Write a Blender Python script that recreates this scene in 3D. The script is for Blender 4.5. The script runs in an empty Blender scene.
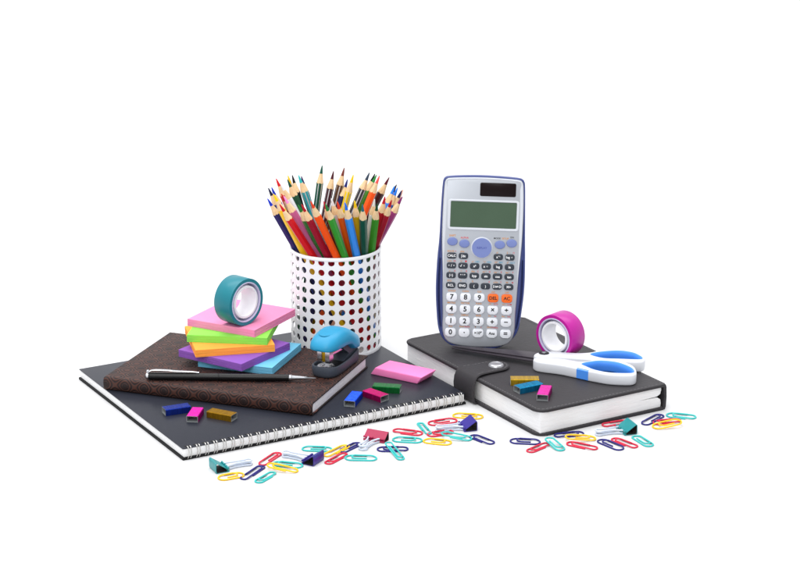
# Office supplies on a white sweep. All lengths are written in centimetres and scaled to metres.
import bpy, bmesh, math, random
from mathutils import Vector, Matrix
random.seed(7)
S = 0.01
PI = math.pi
col = bpy.context.scene.collection
R = math.radians

# ------------------------------------------------------------------ materials
def lin(c):
    o = []
    for v in c:
        v /= 255.0
        o.append(v / 12.92 if v <= 0.04045 else ((v + 0.055) / 1.055) ** 2.4)
    return (*o, 1.0)

def mat(name, rgb, rough=0.5, metal=0.0, spec=0.5, vary=0.04, vscale=40.0, bump=0.0, bscale=300.0,
        trans=0.0, sss=0.0, stretch=(1, 1, 1), emit=None, coat=0.0, rvary=0.06, ior=1.45):
    m = bpy.data.materials.new(name); m.use_nodes = True
    nt = m.node_tree; N = nt.nodes; L = nt.links
    b = N['Principled BSDF']
    c = lin(rgb)
    tc = N.new('ShaderNodeTexCoord'); mp = N.new('ShaderNodeMapping')
    mp.inputs['Scale'].default_value = stretch
    L.new(tc.outputs['Object'], mp.inputs['Vector'])
    nz = N.new('ShaderNodeTexNoise'); nz.inputs['Scale'].default_value = vscale; nz.inputs['Detail'].default_value = 5
    L.new(mp.outputs['Vector'], nz.inputs['Vector'])
    mx = N.new('ShaderNodeMix'); mx.data_type = 'RGBA'
    L.new(nz.outputs['Fac'], mx.inputs['Factor'])
    mx.inputs['A'].default_value = tuple(max(0, v * (1 - vary * 2)) for v in c[:3]) + (1,)
    mx.inputs['B'].default_value = tuple(min(1, v * (1 + vary * 2)) for v in c[:3]) + (1,)
    L.new(mx.outputs['Result'], b.inputs['Base Color'])
    mr = N.new('ShaderNodeMapRange')
    mr.inputs['To Min'].default_value = max(0.02, rough - rvary); mr.inputs['To Max'].default_value = min(1, rough + rvary)
    L.new(nz.outputs['Fac'], mr.inputs['Value']); L.new(mr.outputs['Result'], b.inputs['Roughness'])
    b.inputs['Metallic'].default_value = metal
    b.inputs['Specular IOR Level'].default_value = spec
    b.inputs['IOR'].default_value = ior
    b.inputs['Transmission Weight'].default_value = trans
    b.inputs['Coat Weight'].default_value = coat
    if sss:
        b.inputs['Subsurface Weight'].default_value = sss
        b.inputs['Subsurface Radius'].default_value = (0.01, 0.008, 0.006)
        b.inputs['Subsurface Scale'].default_value = 0.3
    if bump:
        n2 = N.new('ShaderNodeTexNoise'); n2.inputs['Scale'].default_value = bscale; n2.inputs['Detail'].default_value = 6
        L.new(mp.outputs['Vector'], n2.inputs['Vector'])
        bp = N.new('ShaderNodeBump'); bp.inputs['Strength'].default_value = bump; bp.inputs['Distance'].default_value = 0.0006
        L.new(n2.outputs['Fac'], bp.inputs['Height']); L.new(bp.outputs['Normal'], b.inputs['Normal'])
    return m

def paper_mat(name, rgb, k=900.0, strength=0.75, sc=(1, 1, 26), spec=0.15, vary=0.05):
    # sheets seen edge-on: fine horizontal layering
    return mat(name, rgb, rough=0.75, spec=spec, vary=vary, vscale=45, bump=strength, bscale=k / 18, stretch=sc)

def embossed_mat(name):
    # concentric rings and crossing lines pressed into brown leatherette
    m = bpy.data.materials.new(name); m.use_nodes = True
    nt = m.node_tree; N = nt.nodes; L = nt.links; b = N['Principled BSDF']
    uv = N.new('ShaderNodeUVMap'); uv.uv_map = 'UVMap'
    sp = N.new('ShaderNodeSeparateXYZ'); L.new(uv.outputs['UV'], sp.inputs['Vector'])
    def mth(op, a, bb=None, c=None):
        n = N.new('ShaderNodeMath'); n.operation = op
        for i, v in enumerate((a, bb, c)):
            if v is None: continue
            if isinstance(v, (int, float)): n.inputs[i].default_value = v
            else: L.new(v, n.inputs[i])
        return n.outputs[0]
    cu = mth('COSINE', mth('MULTIPLY', sp.outputs['X'], 2 * PI)); cv = mth('COSINE', mth('MULTIPLY', sp.outputs['Y'], 2 * PI))
    g = mth('ADD', cu, cv)                       # peaks: eyes, saddles: crossings
    rings = mth('COSINE', mth('MULTIPLY', g, 6.7))
    line = mth('SMOOTH_MIN', 1.0, mth('MULTIPLY_ADD', rings, 1.1, 0.5), 0.3)
    line = mth('MAXIMUM', line, 0.0)
    pupil = mth('GREATER_THAN', g, 1.72)
    h = mth('SUBTRACT', line, pupil)
    h = mth('MAXIMUM', h, 0.0)
    tc = N.new('ShaderNodeTexCoord')
    nz = N.new('ShaderNodeTexNoise'); nz.inputs['Scale'].default_value = 260; nz.inputs['Detail'].default_value = 6
    L.new(tc.outputs['Object'], nz.inputs['Vector'])
    f = mth('MULTIPLY', h, mth('MULTIPLY_ADD', nz.outputs['Fac'], 0.9, 0.5))
    mx = N.new('ShaderNodeMix'); mx.data_type = 'RGBA'; L.new(f, mx.inputs['Factor'])
    mx.inputs['A'].default_value = lin((38, 29, 29)); mx.inputs['B'].default_value = lin((74, 46, 39))
    L.new(mx.outputs['Result'], b.inputs['Base Color'])
    b.inputs['Roughness'].default_value = 0.5; b.inputs['Specular IOR Level'].default_value = 0.2
    hh = mth('ADD', h, mth('MULTIPLY', nz.outputs['Fac'], 0.35))
    bp = N.new('ShaderNodeBump'); bp.inputs['Strength'].default_value = 0.6; bp.inputs['Distance'].default_value = 0.0007
    L.new(hh, bp.inputs['Height']); L.new(bp.outputs['Normal'], b.inputs['Normal'])
    return m

_cache = {}
def cm_(kind, rgb):
    k = (kind, rgb)
    if k not in _cache:
        n = '%s_%d_%d_%d' % (kind, *rgb)
        if kind == 'lacquer': _cache[k] = mat(n, rgb, rough=0.32, spec=0.35, vary=0.03, vscale=60)
        elif kind == 'lead': _cache[k] = mat(n, rgb, rough=0.6, spec=0.2, vary=0.12, vscale=500, bump=0.4, bscale=900)
        elif kind == 'vinyl': _cache[k] = mat(n, rgb, rough=0.35, spec=0.4, vary=0.03, vscale=90)
        elif kind == 'note': _cache[k] = paper_mat(n, rgb)
        elif kind == 'steel_paint': _cache[k] = mat(n, rgb, rough=0.3, spec=0.5, vary=0.06, vscale=120, bump=0.05, bscale=300)
        elif kind == 'foil': _cache[k] = mat(n, rgb, rough=0.32, metal=0.75, spec=0.4, vary=0.25, vscale=90, bump=0.7, bscale=110, stretch=(14, 1, 1))
    return _cache[k]

M = {}
M['backdrop'] = mat('white_backdrop', (207, 207, 208), rough=0.85, spec=0.1, vary=0.004, vscale=3)
M['cover_black'] = mat('dark_plastic_cover', (40, 42, 51), rough=0.34, spec=0.17, vary=0.06, vscale=14, bump=0.05, bscale=420)
M['cover_edge'] = mat('dark_board', (20, 20, 22), rough=0.6, spec=0.2)
M['pages'] = paper_mat('page_edges', (238, 238, 239))
M['pages2'] = paper_mat('page_edges_fine', (232, 230, 236), k=1500)
M['chrome'] = mat('chrome', (196, 197, 201), rough=0.22, metal=1.0, vary=0.01, rvary=0.02)
M['snap_metal'] = mat('brushed_snap_metal', (178, 178, 182), rough=0.38, metal=0.9, vary=0.08, vscale=160, bump=0.15, bscale=60, stretch=(1, 14, 1))
M['wire'] = mat('silver_wire', (205, 203, 200), rough=0.28, metal=0.9, vary=0.08, vscale=200)
M['steel'] = mat('bare_steel', (150, 152, 156), rough=0.33, metal=1.0, vary=0.1, vscale=80)
M['dark_inner'] = mat('dark_inside', (46, 46, 44), rough=0.6, spec=0.25)
M['inner_steel'] = mat('dull_inner_steel', (165, 170, 172), rough=0.5, metal=0.6, vary=0.1)
M['leather'] = mat('black_leatherette', (52, 50, 53), rough=0.5, spec=0.22, rvary=0.12, vary=0.1, vscale=24, bump=0.35, bscale=260)
M['stitch'] = mat('grey_thread', (112, 110, 112), rough=0.8, spec=0.1)
M['emboss'] = embossed_mat('embossed_brown_leatherette')
M['ribbon'] = mat('brown_ribbon', (96, 48, 40), rough=0.7)
M['black_lacquer'] = mat('satin_black_lacquer', (14, 14, 16), rough=0.25, spec=0.3, vary=0.05)
M['powder_white'] = mat('white_powder_coat', (236, 238, 240), rough=0.38, spec=0.4, vary=0.015, bump=0.05, bscale=500)
M['wood'] = mat('cedar_wood', (226, 196, 154), rough=0.65, spec=0.15, vary=0.12, vscale=130, bump=0.3, bscale=500, stretch=(6, 6, 1))
M['silver_stripe'] = mat('silver_foil_stripe', (215, 220, 224), rough=0.3, metal=0.6)
M['eraser'] = mat('pink_rubber', (246, 132, 190), rough=0.6, spec=0.2, vary=0.04, vscale=60, bump=0.15, bscale=700, sss=0.1)
M['st_blue'] = mat('sky_blue_plastic', (34, 140, 182), rough=0.4, spec=0.35, vary=0.02, bump=0.05, bscale=900)
M['st_grey'] = mat('slate_grey_plastic', (62, 68, 78), rough=0.42, spec=0.4, vary=0.04, bump=0.06, bscale=800)
M['st_dark'] = mat('black_plastic', (24, 24, 27), rough=0.45, spec=0.3)
M['brass'] = mat('brass_staples', (190, 150, 30), rough=0.35, metal=0.8)
M['core'] = mat('white_plastic_core', (232, 232, 236), rough=0.35, spec=0.4, vary=0.01, sss=0.1)
M['core2'] = mat('lavender_plastic_core', (196, 192, 220), rough=0.3, spec=0.4, vary=0.01)
M['teal_tape'] = mat('teal_tape', (24, 118, 132), rough=0.36, spec=0.4, vary=0.05, vscale=20, stretch=(1, 1, 1))
M['mag_tape'] = mat('magenta_tape', (176, 26, 142), rough=0.34, spec=0.4, vary=0.05, vscale=20)
M['blade'] = mat('dark_coated_steel', (58, 52, 60), rough=0.4, metal=0.25, vary=0.08, vscale=30)
M['handle_white'] = mat('white_handle_plastic', (208, 210, 216), rough=0.36, spec=0.45, vary=0.01)
M['grip_blue'] = mat('blue_rubber_grip', (74, 142, 232), rough=0.45, spec=0.3, vary=0.03)
M['calc_blue'] = mat('blue_calculator_case', (56, 68, 124), rough=0.3, spec=0.45, vary=0.04)
M['calc_band'] = mat('dark_blue_band', (30, 38, 82), rough=0.35, spec=0.4)
M['calc_silver'] = mat('silver_paint_face', (174, 178, 185), rough=0.38, metal=0.45, spec=0.4, vary=0.02, vscale=30)
M['calc_frame'] = mat('pearl_white_frame', (202, 206, 213), rough=0.3, spec=0.5, vary=0.01)
M['lcd'] = mat('green_grey_display', (70, 90, 72), rough=0.3, spec=0.2, vary=0.03, vscale=60)
M['solar'] = mat('dark_solar_cell', (20, 9, 11), rough=0.25, spec=0.15, vary=0.05)
M['key_dark'] = mat('charcoal_key', (44, 50, 60), rough=0.4, spec=0.4)
M['key_white'] = mat('white_key', (226, 229, 235), rough=0.35, spec=0.45, vary=0.01)
M['key_orange'] = mat('orange_key', (240, 104, 24), rough=0.35, spec=0.45)
M['key_blue'] = mat('periwinkle_key', (112, 126, 180), rough=0.38, spec=0.4)
M['ink_black'] = mat('black_ink', (22, 22, 24), rough=0.6)
M['ink_white'] = mat('white_ink', (235, 236, 238), rough=0.6)
M['ink_orange'] = mat('orange_ink', (205, 130, 40), rough=0.6)
M['ink_red'] = mat('red_ink', (205, 50, 60), rough=0.6)
M['ink_cyan'] = mat('cyan_ink', (60, 150, 185), rough=0.6)
M['ink_blue'] = mat('blue_ink', (80, 92, 160), rough=0.6)
M['clear'] = mat('milky_clear_plastic', (206, 216, 232), rough=0.25, spec=0.6, vary=0.01, trans=0.1)

# ------------------------------------------------------------------ mesh helpers (cm)
def new(): return bmesh.new()

def xf(bm, verts, T):
    if T is not None: bmesh.ops.transform(bm, matrix=T, verts=verts)

def prism(bm, pts, z0, z1, bev=0.0, seg=2, mi=0, T=None, both=True):
    vs = [bm.verts.new((p[0], p[1], z0)) for p in pts]
    vt = [bm.verts.new((p[0], p[1], z1)) for p in pts]
    n = len(pts)
    area = sum(pts[i][0] * pts[(i + 1) % n][1] - pts[(i + 1) % n][0] * pts[i][1] for i in range(n))
    if area < 0: vs.reverse(); vt.reverse()
    fb = bm.faces.new(list(reversed(vs))); ft = bm.faces.new(vt)
    fs = [fb, ft]
    for i in range(n):
        fs.append(bm.faces.new((vs[i], vs[(i + 1) % n], vt[(i + 1) % n], vt[i])))
    for f in fs: f.material_index = mi
    allv = vs + vt
    if bev > 0:
        ed = set(ft.edges) | (set(fb.edges) if both else set())
        before = set(bm.verts) - set(allv)
        bmesh.ops.bevel(bm, geom=list(ed), offset=bev, segments=seg, profile=0.5, affect='EDGES', clamp_overlap=True)
        allv = [v for v in bm.verts if v not in before]
        for v in allv:
            for f in v.link_faces: f.material_index = mi
    xf(bm, allv, T)
    return allv

def rrect(w, h, r, n=5, cx=0, cy=0):
    pts = []
    r = min(r, w / 2 - 1e-4, h / 2 - 1e-4)
    for sx, sy, a0 in ((1, -1, -90), (1, 1, 0), (-1, 1, 90), (-1, -1, 180)):
        for k in range(n + 1):
            a = R(a0 + 90 * k / n)
            pts.append((cx + sx * (w / 2 - r) + r * math.cos(a), cy + sy * (h / 2 - r) + r * math.sin(a)))
    return pts

def box(bm, x0, x1, y0, y1, z0, z1, bev=0.0, mi=0, T=None, seg=2):
    return prism(bm, [(x0, y0), (x1, y0), (x1, y1), (x0, y1)], z0, z1, bev, seg, mi, T)

def circ(r, n=32, cx=0, cy=0, ry=None):
    ry = r if ry is None else ry
    return [(cx + r * math.cos(2 * PI * k / n), cy + ry * math.sin(2 * PI * k / n)) for k in range(n)]

def loft(bm, loops, closed=False, cap=True, mi=0, T=None):
    rows = [[bm.verts.new(p) for p in lp] for lp in loops]
    n = len(rows[0]); m = len(rows)
    for j in range(m if closed else m - 1):
        a, b = rows[j], rows[(j + 1) % m]
        for i in range(n):
            f = bm.faces.new((a[i], a[(i + 1) % n], b[(i + 1) % n], b[i])); f.material_index = mi
    if cap and not closed:
        f = bm.faces.new(list(reversed(rows[0]))); f.material_index = mi
        f = bm.faces.new(rows[-1]); f.material_index = mi
    vs = [v for r_ in rows for v in r_]
    xf(bm, vs, T)
    return vs

def lathe(bm, prof, n=40, T=None, closed=False, mi=0, cap=True):
    loops = [[(r * math.cos(2 * PI * k / n), r * math.sin(2 * PI * k / n), z) for k in range(n)] for r, z in prof]
    return loft(bm, loops, closed, cap and not closed, mi, T)

def tube(bm, pts, r, n=8, closed=False, mi=0, T=None, flat=1.0):
    P = [Vector(p) for p in pts]; m = len(P)
    up = Vector((0, 0, 1)); loops = []
    prev = None
    for i in range(m):
        a = P[(i - 1) % m] if closed or i > 0 else P[i]
        b = P[(i + 1) % m] if closed or i < m - 1 else P[i]
        t = (b - a).normalized()
        if prev is None:
            ref = up if abs(t.z) < 0.9 else Vector((1, 0, 0))
            u = t.cross(ref).normalized()
        else:
            u = (prev - t * prev.dot(t)).normalized()
        prev = u; v = t.cross(u)
        loops.append([P[i] + (u * math.cos(2 * PI * k / n) + v * math.sin(2 * PI * k / n) * flat) * r for k in range(n)])
    return loft(bm, loops, closed, not closed, mi, T)

def smooth_closed(pts, n):
    # Catmull-Rom through the points, resampled
    m = len(pts); out = []
    for j in range(n):
        t = j * m / n; i = int(t); f = t - i
        p0, p1, p2, p3 = (pts[(i + k) % m] for k in (-1, 0, 1, 2))
        out.append(tuple(0.5 * (2 * p1[c] + (p2[c] - p0[c]) * f + (2 * p0[c] - 5 * p1[c] + 4 * p2[c] - p3[c]) * f * f
                    + (3 * p1[c] - p0[c] - 3 * p2[c] + p3[c]) * f ** 3) for c in range(2)))
    return out

def chaikin(pts, it=3, n=160):
    for _ in range(it):
        q = []
        for i in range(len(pts)):
            a, b_ = pts[i], pts[(i + 1) % len(pts)]
            q += [(a[0]*.75 + b_[0]*.25, a[1]*.75 + b_[1]*.25), (a[0]*.25 + b_[0]*.75, a[1]*.25 + b_[1]*.75)]
        pts = q
    d = [0]
    for i in range(len(pts)):
        a, b_ = pts[i], pts[(i + 1) % len(pts)]; d.append(d[-1] + math.hypot(a[0]-b_[0], a[1]-b_[1]))
    out = []; j = 0
    for k in range(n):
        s = d[-1] * k / n
        while d[j + 1] < s: j += 1
        f = (s - d[j]) / max(1e-9, d[j + 1] - d[j]); a, b_ = pts[j], pts[(j + 1) % len(pts)]
        out.append((a[0] + (b_[0]-a[0]) * f, a[1] + (b_[1]-a[1]) * f))
    return out

def inset(pts, d):
    n = len(pts); out = []
    area = sum(pts[i][0] * pts[(i + 1) % n][1] - pts[(i + 1) % n][0] * pts[i][1] for i in range(n))
    s = 1 if area > 0 else -1
    for i in range(n):
        a = Vector(pts[i - 1]); b = Vector(pts[(i + 1) % n]); t = (b - a).normalized()
        out.append((pts[i][0] - s * t.y * d, pts[i][1] + s * t.x * d))
    return out

def z_(pts, z): return [(p[0], p[1], z) for p in pts]

def link(name, bm, mats, parent=None, smooth=35, scale=True):
    bmesh.ops.recalc_face_normals(bm, faces=bm.faces)
    if scale:
        for v in bm.verts: v.co *= S
    me = bpy.data.meshes.new(name)
    bm.to_mesh(me); bm.free()
    for m in (mats if isinstance(mats, (list, tuple)) else [mats]): me.materials.append(m)
    if smooth:
        for p in me.polygons: p.use_smooth = True
        me.set_sharp_from_angle(angle=R(smooth))
    o = bpy.data.objects.new(name, me); col.objects.link(o)
    if parent is not None: o.parent = parent
    return o

def tag(o, label, cat=None, group=None):
    o['label'] = label
    if cat: o['category'] = cat
    if group: o['group'] = group
    return o

def thing(name, label, cat, x, y, z, rz=0.0, group=None, rot=None):
    o = bpy.data.objects.new(name, None); col.objects.link(o)
    o.empty_display_size = 0.01
    o.location = (x * S, y * S, z * S)
    o.rotation_euler = rot if rot else (0, 0, R(rz))
    return tag(o, label, cat, group)

def text_into(bm, s, size, x, y, z, mi=0, sx=1.0, bold=0.0):
    cu = bpy.data.curves.new('lettering', 'FONT'); cu.body = s; cu.size = size
    cu.align_x = 'CENTER'; cu.align_y = 'CENTER'; cu.offset = bold; cu.resolution_u = 3
    o = bpy.data.objects.new('lettering', cu); col.objects.link(o)
    dg = bpy.context.evaluated_depsgraph_get(); dg.update()
    me = bpy.data.meshes.new_from_object(o.evaluated_get(dg))
    old = set(bm.faces)
    me.transform(Matrix.Translation((x, y, z)) @ Matrix.Diagonal((sx, 1, 1, 1)))
    bm.from_mesh(me)
    for f in bm.faces:
        if f not in old: f.material_index = mi
    bpy.data.objects.remove(o); bpy.data.curves.remove(cu); bpy.data.meshes.remove(me)

# measured placements (cm, degrees)
D = {'A_out': [[13.194, -3.527], [15.567, -3.707], [17.634, -4.629], [18.944, -4.035], [19.924, -3.945], [21.248, -4.333], [22.374, -5.662],
           [22.636, -7.324], [22.169, -8.618], [20.177, -8.561], [18.532, -7.757], [17.082, -6.744], [15.43, -5.662], [13.271, -4.689]],
 'B_out': [[13.321, -2.202], [14.536, -1.594], [17.151, -2.08], [18.634, -1.929], [19.675, -1.228], [21.487, -0.799], [23.011, -1.319],
           [23.761, -2.595], [23.841, -3.945], [23.329, -4.837], [21.513, -4.6], [19.708, -4.184], [17.985, -3.886], [15.588, -3.407],
           [13.261, -3.227]],
 'binders': {'navy': [-7.274, -22.005], 'navy2': [6.966, -12.945], 'pink': [-1.987, -15.731], 'teal': [-16.69, -23.803], 'teal2': [21.738, -13.794]},
 'blade': [[5.177, 1.28], [5.21, 0.538], [13.297, -2.803], [14.177, -2.803], [14.311, -0.688], [13.338, -0.444]],
 'brown': [-15.953, -2.388, -19.898, 21.739, 14.793],
 'cam': [98.4051, 17.1564, 72.94, -205.0],
 'clips': [['yellow', -14.934, -25.264, 25.637, 2.546, 1.339], ['navy', -13.064, -24.393, 63.87, 3.634, 0.926],
           ['red', -11.737, -21.067, 63.368, 3.47, 0.952], ['teal', -11.852, -25.504, 59.336, 2.882, 0.911],
           ['teal', -10.066, -22.485, -12.84, 2.927, 1.218], ['yellow', -10.466, -23.694, -18.614, 2.983, 1.168],
           ['teal', -7.576, -18.632, -6.527, 2.859, 1.244], ['yellow', -5.784, -19.097, 54.612, 3.45, 1.006],
           ['navy', -4.548, -18.238, 54.156, 2.91, 0.93], ['red', -5.732, -21.022, 56.206, 3.146, 0.883],
           ['teal', -3.526, -20.871, -2.81, 2.994, 1.35], ['navy', -0.671, -18.695, 0.0, 2.947, 1.255],
           ['teal', -0.478, -19.525, -70.003, 3.904, 0.781], ['red', 0.714, -14.332, -19.286, 2.996, 1.246],
           ['teal', 0.686, -16.345, -9.229, 2.868, 1.397], ['teal', 2.261, -13.367, -74.005, 3.144, 0.762],
           ['red', 4.012, -11.641, 24.155, 3.002, 1.351], ['red', 3.755, -14.657, 20.878, 2.695, 1.221],
           ['yellow', 3.449, -16.816, -16.642, 2.754, 1.361], ['teal', 5.219, -15.819, -13.381, 2.996, 1.317],
           ['yellow', 6.449, -10.069, -10.927, 3.002, 1.347], ['navy', 7.567, -16.262, -48.959, 2.984, 1.133],
           ['navy', 11.528, -16.74, -6.529, 2.911, 1.408], ['red', 12.655, -18.314, 46.818, 3.026, 0.959],
           ['teal', 14.195, -17.834, -64.466, 2.792, 1.045], ['navy', 15.7, -14.981, 16.273, 2.956, 1.179],
           ['yellow', 16.653, -16.179, 9.257, 3.023, 1.305], ['red', 16.668, -17.877, -31.228, 3.157, 1.158],
           ['navy', 19.339, -17.557, -51.809, 3.214, 1.231], ['red', 20.624, -17.127, -50.011, 3.112, 1.077],
           ['teal', 22.367, -16.655, -65.061, 3.006, 1.095], ['red', 20.444, -12.068, 22.793, 3.158, 1.196],
           ['navy', 23.879, -11.019, 52.066, 3.405, 1.044], ['red', 25.193, -11.602, 16.56, 2.906, 1.199],
           ['yellow', 25.056, -12.665, 18.003, 2.995, 1.518], ['teal', 26.708, -10.096, -16.674, 2.927, 1.358]],
 'cup': [-6.541, 8.03, 4.587, 10.598],
 'far_in': [[18.627, -2.595], [19.622, -1.837], [21.423, -1.472], [22.746, -1.989], [23.42, -3.047], [23.571, -3.736], [23.213, -4.094],
            [21.385, -3.916], [19.753, -3.677]],
 'near_in': [[17.582, -5.28], [18.901, -4.54], [19.876, -4.481], [21.088, -4.985], [22.116, -6.307], [22.382, -7.469], [21.942, -8.045],
             [20.047, -7.901], [18.684, -7.092], [17.991, -6.19]],
 'pencils': [['navy', -5.099, 8.208, 1.35, -13.239, 6.43, 17.079], ['yellow', -4.614, 6.128, 1.35, -12.615, 5.83, 17.722],
             ['red', -2.906, 6.275, 1.35, -11.897, 3.93, 17.158], ['mauve', -2.835, 6.483, 1.35, -11.529, 4.83, 17.758],
             ['green', -3.466, 8.722, 1.35, -10.075, 3.83, 17.133], ['crimson', -2.751, 6.653, 1.35, -9.682, 3.03, 17.398],
             ['orange', -2.537, 8.543, 1.35, -8.722, 1.13, 18.228], ['maroonred', -3.072, 9.624, 1.35, -7.526, 3.63, 17.524],
             ['lime', -2.535, 8.528, 1.35, -7.296, 1.53, 17.849], ['orange2', -2.77, 9.436, 1.35, -6.17, 3.13, 17.636],
             ['blue', -2.552, 8.628, 1.35, -5.392, 2.33, 17.747], ['ochre', -3.383, 10.496, 1.35, -4.463, 3.43, 17.658],
             ['pine', -3.385, 10.102, 1.35, -3.683, 2.63, 17.505], ['lime2', -4.009, 11.167, 1.35, -2.242, 3.83, 17.236],
             ['red2', -5.725, 11.847, 1.35, -0.826, 5.43, 17.189], ['purple', -7.828, 8.898, 1.35, 0.251, 7.13, 17.112],
             ['white', -4.637, 11.57, 1.35, -2.515, 4.53, 17.53], ['navy2', -5.979, 8.006, 1.35, -13.239, 8.03, 17.758],
             ['blue2', -6.691, 9.273, 1.35, -12.876, 7.53, 17.95], ['red3', -5.557, 9.527, 1.35, -12.521, 9.43, 18.375],
             ['white2', -4.067, 9.687, 1.35, -12.098, 9.33, 17.943], ['red4', -4.486, 11.442, 1.35, -11.942, 8.03, 17.145],
             ['forest', -4.581, 10.058, 1.35, -11.412, 10.03, 18.139], ['amber', -6.46, 8.557, 1.35, -11.434, 11.53, 18.167],
             ['black', -6.495, 8.065, 1.35, -10.995, 11.53, 18.209], ['teal', -4.577, 10.053, 1.35, -10.3, 10.43, 18.487],
             ['plum', -5.383, 7.753, 1.35, -10.073, 11.63, 18.079], ['sgreen', -10.371, 9.215, 1.35, -7.925, 11.53, 19.216],
             ['sdark', -10.329, 9.189, 1.35, -6.769, 11.53, 18.629], ['sbrown', -10.071, 9.932, 1.35, -5.675, 11.53, 18.965],
             ['navy3', -10.058, 6.525, 1.35, -5.358, 11.53, 17.757], ['syellow', -9.298, 10.152, 1.35, -4.726, 10.33, 18.554],
             ['scharcoal', -10.554, 8.469, 1.35, -3.084, 9.73, 18.924], ['black2', -10.436, 9.009, 1.35, -2.549, 11.53, 18.346],
             ['green2', -10.547, 8.528, 1.35, -2.39, 10.93, 18.382], ['orange3', -9.058, 8.068, 1.35, -2.053, 8.63, 18.88],
             ['maroon', -9.887, 10.122, 1.35, -1.092, 11.53, 17.978], ['sky', -6.872, 7.005, 1.35, -0.553, 8.03, 17.955],
             ['sky2', -6.704, 9.889, 1.35, -0.241, 7.93, 17.815], ['black3', -7.945, 8.998, 1.35, -0.346, 10.53, 17.467],
             ['navy4', -7.377, 8.239, 1.35, 0.181, 8.23, 17.467], ['peach', -7.72, 7.469, 1.35, 0.323, 8.93, 17.368],
             ['red5', -4.51, 11.484, 1.35, -1.492, 5.53, 17.533], ['white3', -3.104, 9.789, 1.35, -6.783, 3.93, 17.74]],
 'pivot': [14.091, -2.262],
 'planner': [12.904, -1.401, 30.956, 14.809, 24.364, 2.596],
 'spiral': [-12.805, -3.093, 29.636, 29.7, 25.068],
 'strips': {'blue': [-21.017, -11.843, 24.268, 2.509],
            'crimson': [-2.329, -7.96, -44.846, 2.592],
            'gold': [-16.635, -13.325, -27.137, 2.699],
            'gold2': [11.9, -8.032, 0.0, 2.702],
            'green': [-1.252, -5.948, -10.378, 2.703],
            'magenta': [-19.139, -13.307, 81.716, 2.407],
            'magenta2': [13.57, -11.47, 78.524, 2.741],
            'royal': [-4.45, -9.033, 75.372, 2.763],
            'teal': [12.158, -9.872, 30.704, 2.642]}}

WORLD = 0.92
LIGHTS = [('softbox_overhead', (-0.5, -0.5, 2.2), (0, 0.1, 0), 1.6, 1.6, 26),
          ('softbox_front', (-0.4, -2.3, 1.7), (0, 0, 0.05), 1.2, 1.0, 20),
          ('backdrop_light', (0.0, 0.9, 2.2), (0, 1.3, 0), 3.6, 0.8, 52)]

# ------------------------------------------------------------------ setting: one white sweep
def backdrop():
    bm = new()
    prof = [(-260, 0), (150, 0)]
    for k in range(1, 13):
        a = R(-90 + 90 * k / 12); prof.append((150 + 60 * math.cos(a), 60 + 60 * math.sin(a)))
    prof.append((210, 230))
    rows = [[bm.verts.new((x, y, z)) for x in (-330, 330)] for y, z in prof]
    for a, b in zip(rows, rows[1:]): bm.faces.new((a[0], a[1], b[1], b[0]))
    o = link('backdrop', bm, M['backdrop'], smooth=60)
    o['kind'] = 'structure'; o['label'] = 'seamless white studio surface sweeping up behind the objects'
backdrop()

# ------------------------------------------------------------------ wire-bound notebook
def spiral_notebook():
    x, y, a, w, h = D['spiral']
    t = thing('wire_bound_notebook', 'large dark grey wire-bound notebook lying under the brown notebook and pencil cup', 'notebook', x, y, 0, a)
    bm = new(); box(bm, -w/2 - .05, w/2 + .05, -h/2 - .02, h/2 + .1, 0.0, 0.25, .04); link('back_cover', bm, M['cover_edge'], t)
    bm = new(); box(bm, -w/2 + .12, w/2 - .1, -h/2 + .12, h/2, 0.255, 1.0, .02)
    box(bm, -w/2 + .2, w/2 - .2, -h/2 + .2, h/2 - .05, 1.0, 1.036)
    link('page_block', bm, M['pages'], t)
    bm = new(); box(bm, -w/2, w/2, -h/2 + .1, h/2 + .08, 1.04, 1.1, .02)
    n = 34; p = (w - 1.2) / (n - 1)
    for k in range(n):
        cx = -w/2 + .6 + k * p
        for q in (-.13, .13):
            prism(bm, rrect(.2, .3, .06, 3, cx + q, -h/2 + .52), 1.1015, 1.106, mi=1)
    link('front_cover', bm, [M['cover_black'], M['cover_edge']], t)
    for k in range(n):
        cx = -w/2 + .6 + k * p
        bm = new()
        for q in (-.13, .13):
            pts = []
            for j in range(19):
                th = R(58 + (300 - 58) * j / 18)
                pts.append((cx + q + .09 * math.cos(th / 2), -h/2 + .22 + .42 * math.cos(th), .62 + .575 * math.sin(th)))
            tube(bm, pts, .05, 6)
        link('wire_loop', bm, M['wire'], t)
spiral_notebook()

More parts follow.
